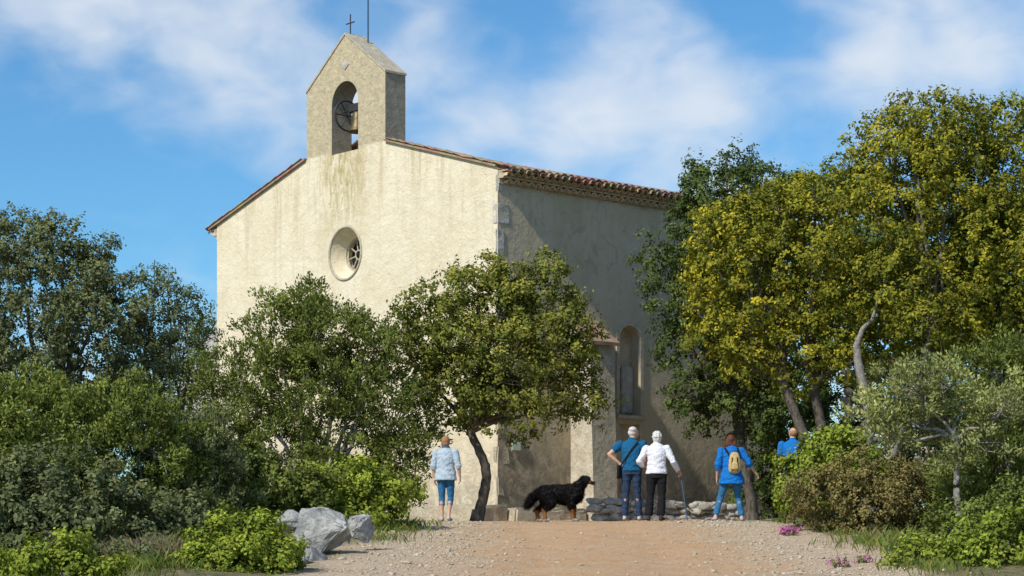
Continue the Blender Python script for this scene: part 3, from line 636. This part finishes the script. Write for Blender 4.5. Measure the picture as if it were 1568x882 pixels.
def head(f,c,yaw=0,tilt=0,hair='short',k=1.0):
    c=V3(c); M=Matrix.Rotation(yaw,3,'Z')@Matrix.Rotation(-tilt,3,'X')
    E=lambda p,r,t:f.ell(c+M@V3(p),[x*k for x in r],t,M)
    E((0,0,.01),(.074,.092,.098),'skin'); E((0,.028,-.045),(.055,.06,.062),'skin'); E((0,.05,-.085),(.028,.03,.022),'skin')
    E((0,.098,-.018),(.012,.018,.022),'skin'); E((0,.09,-.056),(.024,.010,.007),'lip')
    for s in (-1,1):
        E((s*.030,.082,.006),(.012,.010,.007),'eye'); E((s*.076,-.004,-.008),(.010,.018,.028),'skin'); E((s*.03,.088,.026),(.018,.008,.005),'hair')
    if hair=='bald':
        E((0,-.03,.0),(.080,.075,.07),'hair')
    else:
        E((0,-.022,.028),(.086,.094,.098),'hair'); E((0,-.045,-.02),(.080,.066,.075),'hair')
    if hair=='curly':
        R=random.Random(5)
        for i in range(26):
            a=R.uniform(0,6.28); b=R.uniform(-.3,1.3); E((.078*math.cos(a)*math.cos(b),-.03+.082*math.sin(a)*math.cos(b),.025+.09*math.sin(b)),(.024,.024,.022),'hair')
    if hair=='long':
        for x in (-.06,-.03,0,.03,.06): f.tube([c+M@V3((x,-.05,.02)),c+M@V3((x*1.25,-.085,-.07)),c+M@V3((x*1.45,-.08,-.155))],[.04,.035,.024],'hair')
        for s in (-1,1): f.tube([c+M@V3((s*.075,-.01,.02)),c+M@V3((s*.088,-.01,-.06)),c+M@V3((s*.085,-.01,-.13))],[.026,.028,.02],'hair')
def leg(f,hip,knee,ank,toe,tag='pants',hem=1.0,k=1.0,skin='skin',shoe='shoe',flare=0):
    hip,knee,ank,toe=map(V3,(hip,knee,ank,toe)); calf=knee.lerp(ank,.3)+V3((0,-.012,0))
    f.tube([hip,hip.lerp(knee,.5),knee,calf,knee.lerp(ank,.7),ank],[.086*k,.070*k,.050*k,.052*k,.036*k,.031],skin)
    e=knee.lerp(ank,hem)
    f.tube([hip+V3((0,0,.03)),hip.lerp(knee,.5),knee,knee.lerp(e,.45),e],[.098*k,.080*k,.062*k,(.062+flare*.5)*k,(.058+flare)*k if hem<.95 else (.052+flare)*k],tag,flat1=True)
    f.tube([ank+V3((0,-.03,-.045)),ank+V3((0,.01,-.045)),ank.lerp(toe,.55)+V3((0,0,-.012)),toe],[(.036,.032),(.040,.034),(.043,.028),(.036,.018)],shoe)
    f.tube([ank+V3((0,0,-.05)),ank+V3((0,0,.0))],[.04,.037],shoe,flat1=True)
def arm(f,sh,el,wr,hd,hn,side,sleeve=1.0,tag='top',k=1.0,ex=.012,curl=.5):
    sh,el,wr=map(V3,(sh,el,wr)); f.tube([sh,sh.lerp(el,.5),el,el.lerp(wr,.35),wr],[.05*k,.045*k,.036*k,.037*k,.025],'skin')
    if sleeve>0:
        P=[sh];R=[.05*k+ex+.006]
        if sleeve<=1: P+=[sh.lerp(el,sleeve*.5),sh.lerp(el,sleeve)]; R+=[.05*k+ex,.046*k+ex]
        else:
            P+=[sh.lerp(el,.5),el,el.lerp(wr,(sleeve-1)*.5),el.lerp(wr,sleeve-1)]; R+=[.047*k+ex,.041*k+ex,.040*k+ex,.034*k+ex]
        f.tube(P,R,tag,flat1=True)
    hand(f,wr,hd,hn,side,curl=curl)
def torso(f,rings,tag,flat=True):
    f.tube([(x,y,z) for x,y,z,a,b in rings],[(a,b) for x,y,z,a,b in rings],tag,flat0=flat,side=(1,0,0),n=24)
SKIN=m_simple('skin',(.56,.34,.24),.55,.12,15,.1,.002); LIP=m_simple('lips',(.40,.14,.11),.5,.1); EYE=m_simple('eyes',(.03,.02,.02),.2,.1)
cl=lambda n,c,v=.18:m_simple(n,c,.92,v,28,.45,.004,.1)
DEN=cl('blue_denim',(.035,.14,.28),.3); NAVY=cl('dark_denim',(.030,.050,.095),.3); WH=cl('white_knit',(.70,.71,.76)); PALE=cl('pale_cardigan',(.40,.48,.55),.2)
TEAL=cl('teal_shirt',(.012,.10,.21)); BLK=cl('black_cloth',(.016,.016,.019)); ROY=cl('royal_blue',(.012,.15,.46)); YEL=cl('mustard_canvas',(.48,.36,.16)); SHO=cl('pale_shoe',(.45,.40,.40)); DSH=cl('dark_shoe',(.05,.045,.05))
HW=m_simple('white_hair',(.58,.56,.54),.8,.3,60,.6,.006); HR=m_simple('auburn_hair',(.10,.035,.018),.6,.4,60,.6,.006); HG=m_simple('sandy_hair',(.34,.17,.08),.7,.35,60,.6,.006)
def neckh(f,z=1.40): f.tube([(0,0,z-.03),(0,.012,z+.09)],[.055,.048],'skin')
def place(name,x,y,yaw,k):
    e=empty(name,(x,y,float(gz(x,y))),math.radians(yaw)); e.scale=(k,k,k); return e
f=Fig(); head(f,(0,.02,1.545),yaw=-.15,tilt=-.1,hair='short'); neckh(f)
torso(f,[(0,0,.80,.175,.125),(0,0,.9,.175,.125),(0,0,1.06,.145,.11),(0,0,1.25,.16,.115),(0,0,1.36,.165,.095),(0,0,1.42,.09,.07)],'pants')
torso(f,[(0,-.01,.80,.225,.165),(0,-.005,.92,.205,.155),(0,0,1.07,.175,.135),(0,0,1.25,.185,.135),(0,0,1.36,.185,.11),(0,0,1.41,.11,.085),(0,0,1.44,.065,.06)],'top')
leg(f,(-.085,0,.85),(-.085,.03,.47),(-.075,-.01,.09),(-.10,.15,.03),'pants',.42); leg(f,(.085,0,.85),(.085,.06,.47),(.07,-.06,.10),(.09,.08,.03),'pants',.42)
arm(f,(-.185,0,1.345),(-.245,-.03,1.07),(-.235,.04,.84),(0,.2,-1),(1,0,0),-1,1.2,ex=.02); arm(f,(.185,0,1.345),(.26,-.04,1.08),(.275,.03,.86),(0,.2,-1),(-1,0,0),1,1.2,ex=.02)
mt=lambda **k:dict(skin=SKIN,lip=LIP,eye=EYE,**k)
f.build('body',place('woman_in_pale_cardigan',-1.23,37.4,-10,.955),mt(hair=HG,top=PALE,pants=DEN,shoe=SHO),wr=dict(top=.012,pants=.007))
f=Fig(); head(f,(.03,.03,1.60),yaw=-1.0,tilt=0,hair='bald',k=1.0); f.ell((.022,.0,1.655),(.075,.085,.055),'hair'); f.tube([(0,0,1.42),(.02,.02,1.55)],[.062,.055],'skin')
torso(f,[(0,0,.84,.165,.12),(0,0,.92,.17,.125),(0,0,1.0,.165,.125)],'pants')
torso(f,[(0,0,.91,.180,.140),(0,0,1.08,.172,.140),(0,0,1.28,.195,.135),(0,0,1.39,.20,.105),(0,0,1.45,.12,.08),(0,0,1.475,.07,.06)],'top')
leg(f,(-.09,0,.88),(-.11,.02,.49),(-.12,-.02,.09),(-.15,.15,.03),'pants',.98,1.05); leg(f,(.09,0,.88),(.10,.03,.49),(.14,.02,.09),(.21,.18,.03),'pants',.98,1.05)
arm(f,(-.205,0,1.385),(-.40,-.10,1.20),(-.20,-.04,1.03),(.8,.5,-.2),(0,.3,-1),-1,.62,ex=.022,k=1.05,curl=.7); arm(f,(.205,0,1.385),(.27,.02,1.10),(.22,.20,.96),(-.3,.9,-.2),(-1,0,0),1,.62,ex=.022,k=1.05)
f.tube([(.13,-.09,1.43),(.02,-.145,1.28),(-.12,-.145,1.08),(-.20,-.10,.96)],[(.018,.008)]*4,'bag'); f.tube([(.12,.06,1.44),(.0,.13,1.28),(-.14,.13,1.08),(-.2,.08,.96)],[(.018,.008)]*4,'bag')
f.tube([(-.215,-.07,.98),(-.225,-.06,.80)],[(.035,.09),(.04,.10)],'bag')
f.build('body',place('man_in_blue_shirt',2.21,37.2,-12,1.02),mt(hair=HW,top=TEAL,pants=NAVY,shoe=SHO,bag=BLK),wr=dict(top=.010,pants=.010))
f=Fig(); head(f,(.02,.03,1.555),yaw=-.45,tilt=-.05,hair='curly'); neckh(f)
torso(f,[(0,0,.80,.18,.13),(0,0,.92,.18,.13),(0,0,1.05,.15,.12)],'pants')
torso(f,[(0,0,.885,.205,.155),(0,0,.98,.185,.15),(0,0,1.10,.172,.14),(0,0,1.26,.19,.145),(0,0,1.36,.19,.115),(0,0,1.42,.11,.085),(0,0,1.45,.065,.06)],'top')
leg(f,(-.09,0,.84),(-.12,.03,.47),(-.15,-.02,.09),(-.19,.15,.03),'pants',.97,1.1,flare=.02); leg(f,(.09,0,.84),(.10,.0,.47),(.08,-.06,.09),(.12,.11,.03),'pants',.97,1.1,flare=.02)
arm(f,(-.19,0,1.35),(-.32,-.09,1.11),(-.26,.10,1.02),(.4,.8,-.2),(.3,0,-1),-1,1.85,ex=.018); arm(f,(.19,0,1.35),(.31,-.05,1.10),(.40,.12,.93),(.35,.8,-.45),(-.2,-.4,-1),1,1.85,ex=.018,curl=1.0)
ew=place('woman_in_white_sweater',2.66,37.0,-8,.985)
f.build('body',ew,mt(hair=HW,top=WH,pants=BLK,shoe=DSH),wr=dict(top=.013,pants=.007))
cyl('cane_shaft',(.435,.19,.90),(.56,.22,.01),.011,M_BLUEROD,ew); cyl('cane_handle',(.42,.13,.905),(.44,.26,.90),.014,M_IRON,ew)
f=Fig(); head(f,(-.01,.05,1.545),yaw=.1,tilt=-.15,hair='long'); neckh(f)
torso(f,[(0,0,.78,.17,.12),(0,0,.92,.17,.12),(0,0,1.05,.15,.11)],'pants')
torso(f,[(.01,-.01,.72,.25,.19),(.01,-.01,.84,.225,.17),(0,0,.98,.185,.145),(0,0,1.10,.17,.135),(0,0,1.26,.18,.13),(0,.0,1.36,.18,.105),(0,0,1.41,.11,.085),(0,0,1.44,.065,.06)],'top')
leg(f,(-.09,0,.83),(-.20,.06,.47),(-.30,-.08,.10),(-.35,.06,.03),'pants',.93); leg(f,(.09,0,.83),(.13,.10,.47),(.20,.03,.09),(.24,.19,.03),'pants',.93)
arm(f,(-.185,0,1.345),(-.25,-.05,1.08),(-.27,.05,.83),(-.05,.25,-1),(1,0,0),-1,1.35,ex=.024); arm(f,(.185,0,1.345),(.33,-.04,1.12),(.46,.06,.93),(.5,.4,-.6),(-.5,0,-.6),1,1.35,ex=.024)
f.tube([(.06,-.17,1.27),(.06,-.185,1.15),(.06,-.185,.98)],[(.085,.045),(.112,.062),(.118,.07)],'bag'); f.tube([(.06,-.25,1.10),(.06,-.255,1.0)],[(.07,.028),(.075,.032)],'bag')
for s in (-1,1): f.tube([(.05+s*.09,-.16,1.25),(s*.12,-.07,1.40),(s*.12,.08,1.34),(s*.14,.12,1.15)],[(.02,.01)]*4,'strap')
for s in (-1,1): f.tube([(.06+s*.05,-.245,1.22),(.06+s*.055,-.262,1.05),(.06+s*.055,-.262,.95)],[(.010,.008)]*3,'strap')
f.build('body',place('woman_in_blue_tunic',4.02,36.9,-5,.96),mt(hair=HR,top=ROY,pants=DEN,shoe=SHO,bag=YEL,strap=BLK),wr=dict(top=.016,pants=.007,bag=.007))
f=Fig(); head(f,(0,.03,1.60),yaw=.6,hair='bald'); f.tube([(0,0,1.42),(0,.02,1.55)],[.062,.055],'skin')
torso(f,[(0,0,.84,.165,.12),(0,0,.92,.17,.125),(0,0,1.0,.165,.125)],'pants')
torso(f,[(0,0,.91,.180,.140),(0,0,1.08,.172,.140),(0,0,1.28,.195,.135),(0,0,1.39,.20,.105),(0,0,1.45,.12,.08),(0,0,1.475,.07,.06)],'top')
leg(f,(-.09,0,.88),(-.11,.02,.49),(-.12,-.02,.09),(-.15,.15,.03)); leg(f,(.09,0,.88),(.10,.03,.49),(.12,.0,.09),(.16,.16,.03))
arm(f,(-.205,0,1.385),(-.26,-.05,1.10),(-.24,.06,.86),(0,.2,-1),(1,0,0),-1,.7,ex=.02); arm(f,(.205,0,1.385),(.26,-.05,1.10),(.24,.06,.86),(0,.2,-1),(-1,0,0),1,.7,ex=.02)
f.build('body',place('man_in_bright_blue_shirt',5.44,39.0,-20,1.02),mt(hair=HG,top=ROY,pants=NAVY,shoe=DSH),wr=dict(top=.008,pants=.009))

f=Fig()
f.tube([(.30,0,.52),(.18,0,.50),(0,0,.51),(-.18,0,.53),(-.32,0,.53)],[(.13,.17),(.15,.20),(.145,.175),(.13,.15),(.12,.14)],'black',side=(0,1,0),n=20)
f.tube([(.27,0,.56),(.36,0,.66),(.43,0,.74)],[(.11,.14),(.10,.115),(.085,.09)],'black',side=(0,1,0))
f.ell((.46,0,.765),(.105,.09,.085),'black'); f.tube([(.50,0,.745),(.60,0,.72)],[(.05,.045),(.036,.032)],'black',side=(0,1,0)); f.tube([(.52,0,.72),(.60,0,.70)],[(.038,.02),(.028,.018)],'tan',side=(0,1,0)); f.ell((.635,0,.73),(.016,.018,.014),'nose')
f.ell((.54,0,.785),(.03,.014,.02),'white'); f.tube([(.34,0,.58),(.40,0,.50),(.37,0,.40)],[(.06,.03),(.07,.04),(.05,.03)],'white',side=(0,1,0))
for s in (-1,1):
    f.tube([(.43,s*.075,.82),(.425,s*.11,.76),(.44,s*.105,.68)],[(.035,.016),(.045,.018),(.03,.012)],'black',side=(1,0,0)); f.ell((.525,s*.045,.775),(.012,.012,.012),'nose'); f.ell((.515,s*.045,.80),(.014,.012,.01),'tan'); f.ell((.53,s*.05,.735),(.03,.02,.022),'tan')
    fx=.03*s
    f.tube([(.25,s*.10,.50),(.20+fx,s*.115,.38),(.23+fx,s*.11,.22)],[(.10,.075),(.075,.055),(.048,.042)],'black',side=(1,0,0))
    f.tube([(.23+fx,s*.11,.24),(.225+fx,s*.11,.12),(.235+fx,s*.11,.06)],[.046,.037,.040],'tan'); f.tube([(.23+fx,s*.11,.035),(.29+fx,s*.11,.032)],[(.042,.034),(.038,.028)],'white',side=(0,1,0))
    for j in (-1,0,1): f.tube([(.285+fx,s*.11+j*.022,.03),(.315+fx,s*.11+j*.024,.022)],[.016,.014],'white',n=8)
    hx=-.05*s
    f.tube([(-.27,s*.09,.50),(-.22+hx*.5,s*.12,.36),(-.24+hx,s*.12,.30)],[(.14,.08),(.105,.07),(.07,.055)],'black',side=(1,0,0))
    f.tube([(-.24+hx,s*.12,.31),(-.33+hx,s*.115,.24),(-.375+hx,s*.11,.19)],[(.065,.05),(.05,.038),(.036,.03)],'black',side=(1,0,0))
    f.tube([(-.375+hx,s*.11,.20),(-.365+hx,s*.11,.12),(-.355+hx,s*.11,.05)],[.038,.033,.038],'tan'); f.tube([(-.36+hx,s*.11,.035),(-.30+hx,s*.11,.032)],[(.04,.034),(.036,.028)],'white',side=(0,1,0))
    for j in (-1,0,1): f.tube([(-.305+hx,s*.11+j*.022,.03),(-.275+hx,s*.11+j*.024,.022)],[.016,.014],'white',n=8)
f.tube([(-.38,0,.56),(-.48,.0,.50),(-.56,.01,.38),(-.62,.01,.29)],[.045,.065,.07,.035],'black')
FB=m_simple('black_fur',(.010,.009,.009),.6,.4,50,.6,.01,.35); FT=m_simple('tan_fur',(.28,.12,.04),.8,.3,50,.6,.01); FW=m_simple('white_fur',(.45,.42,.38),.8,.2,50,.5,.01); NO=m_simple('nose_leather',(.012,.012,.012),.3,.1)
ed=place('bernese_mountain_dog',.90,37.0,8,1.0)
db=f.build('body',ed,dict(black=FB,tan=FT,white=FW,nose=NO),voxel=.010,smooth=4,wr=dict(black=.016,tan=.006,white=.006))
me=db.data; PC=np.array([p.center[:] for p in me.polygons]); PN=np.array([p.normal[:] for p in me.polygons]); MI=np.array([p.material_index for p in me.polygons])
sel=rng.choice(len(PC),22000); sel=sel[MI[sel]<3]; c=PC[sel];nn=PN[sel];mi=MI[sel]
flow=np.tile(np.array([-.75,0,-.75]),(len(c),1)); ln=np.where(c[:,2]<.2,.02,np.where(c[:,0]<-.4,.085,.045))*rng.uniform(.6,1.3,len(c))
ln=np.where((c[:,0]>.45)&(c[:,2]>.6),.012,ln)
d=unit(nn*.55+flow*.7+rng.normal(size=c.shape)*.25); sd=unit(np.cross(d,nn+1e-4))*.0035
V=np.stack([c-sd-nn*.004,c+sd-nn*.004,c+d*ln[:,None]*.6+sd*.7,c+d*ln[:,None]],1).reshape(-1,3)
cc=np.array([[.012,.010,.010],[.28,.12,.04],[.45,.42,.38]])[mi]*rng.uniform(.5,1.5,(len(c),1))
link(mesh_np('coat',V,np.arange(len(V)).reshape(-1,4),np.repeat(cc,4,0)),'coat',ed,[M_FUR])

# ------------------------------------------------------------------ light
sd_=Vector((-.67,-.74,0)).normalized(); el=math.radians(43)
sv=Vector((sd_.x*math.cos(el),sd_.y*math.cos(el),math.sin(el)))
sl=bpy.data.lights.new('sun','SUN'); sl.energy=4.3; sl.angle=math.radians(2.0); sl.color=(1,.94,.84)
so=bpy.data.objects.new('sun',sl); COL.objects.link(so); so.rotation_euler=(-sv).to_track_quat('-Z','Y').to_euler(); so.location=(-20,-10,30)
w=bpy.data.worlds.new('World'); scn.world=w; w.use_nodes=True; nt=w.node_tree; N=nt.nodes; Lk=nt.links; bg=N['Background']
sky=N.new('ShaderNodeTexSky'); sky.sky_type='NISHITA'; sky.sun_disc=False; sky.sun_elevation=el; sky.sun_rotation=math.atan2(sv.x,sv.y); sky.air_density=1.0; sky.dust_density=.3; sky.ozone_density=2.5
tc=N.new('ShaderNodeTexCoord'); mp=N.new('ShaderNodeMapping'); mp.inputs['Scale'].default_value=(1,1,1.6); mp.inputs['Rotation'].default_value=(0,.5,0); Lk.new(tc.outputs['Generated'],mp.inputs[0])
def wn(op,a,b=0.):
    m=N.new('ShaderNodeMath'); m.operation=op
    for s_,v in zip(m.inputs,(a,b)):
        if isinstance(v,(int,float)): s_.default_value=v
        else: Lk.new(v,s_)
    return m.outputs[0]
def wnoise(sc,det,ro,di):
    n=N.new('ShaderNodeTexNoise'); n.inputs['Scale'].default_value=sc; n.inputs['Detail'].default_value=det; n.inputs['Roughness'].default_value=ro; n.inputs['Distortion'].default_value=di; Lk.new(mp.outputs[0],n.inputs['Vector']); return n.outputs['Fac']
acc=wn('ADD',wn('MULTIPLY',wnoise(12,3,.5,.3),.95),wn('MULTIPLY',wnoise(30,4,.5,.4),.48))
for (u,v,sg,wt) in ((-.20,.262,.045,.28),(-.14,.25,.035,.20),(-.10,.215,.03,.12),(-.04,.235,.04,.14),(.05,.24,.035,.20),(.095,.225,.028,.34),(.035,.20,.035,.16),(.175,.238,.035,.28),(.23,.225,.03,.15),(.12,.19,.03,.08),(-.21,.18,.05,-.25),(-.13,.16,.04,-.12),(.12,.266,.03,-.35),(.0,.266,.03,-.15),(-.08,.268,.025,-.1)):
    d=Vector((u,1,v)).normalized(); dp=N.new('ShaderNodeVectorMath'); dp.operation='DOT_PRODUCT'; Lk.new(tc.outputs['Generated'],dp.inputs[0]); dp.inputs[1].default_value=d
    g=wn('EXPONENT',wn('MULTIPLY',wn('SUBTRACT',dp.outputs['Value'],1.0),2.0/(sg*sg*1.2))); acc=wn('ADD',acc,wn('MULTIPLY',g,wt))
mr=N.new('ShaderNodeMapRange'); mr.interpolation_type='SMOOTHSTEP'; Lk.new(acc,mr.inputs[0]); mr.inputs[1].default_value=.52; mr.inputs[2].default_value=1.22; mr.inputs[3].default_value=.0; mr.inputs[4].default_value=.92
tint=N.new('ShaderNodeMix'); tint.data_type='RGBA'; tint.blend_type='MULTIPLY'; tint.inputs[0].default_value=1; Lk.new(sky.outputs[0],tint.inputs[6]); tint.inputs[7].default_value=(.42,.74,.92,1)
mxw=N.new('ShaderNodeMix'); mxw.data_type='RGBA'; Lk.new(mr.outputs[0],mxw.inputs[0]); Lk.new(tint.outputs[2],mxw.inputs[6]); mxw.inputs[7].default_value=(5.1,5.5,6.0,1)
Lk.new(mxw.outputs[2],bg.inputs[0]); bg.inputs[1].default_value=.15

cam=bpy.data.cameras.new('camera'); co=bpy.data.objects.new('camera',cam); COL.objects.link(co); co.location=(0,0,-.4); co.rotation_euler=(math.radians(90),0,0)
cam.lens=70.74; cam.sensor_width=36; cam.shift_y=.248; cam.clip_end=8000; scn.camera=co
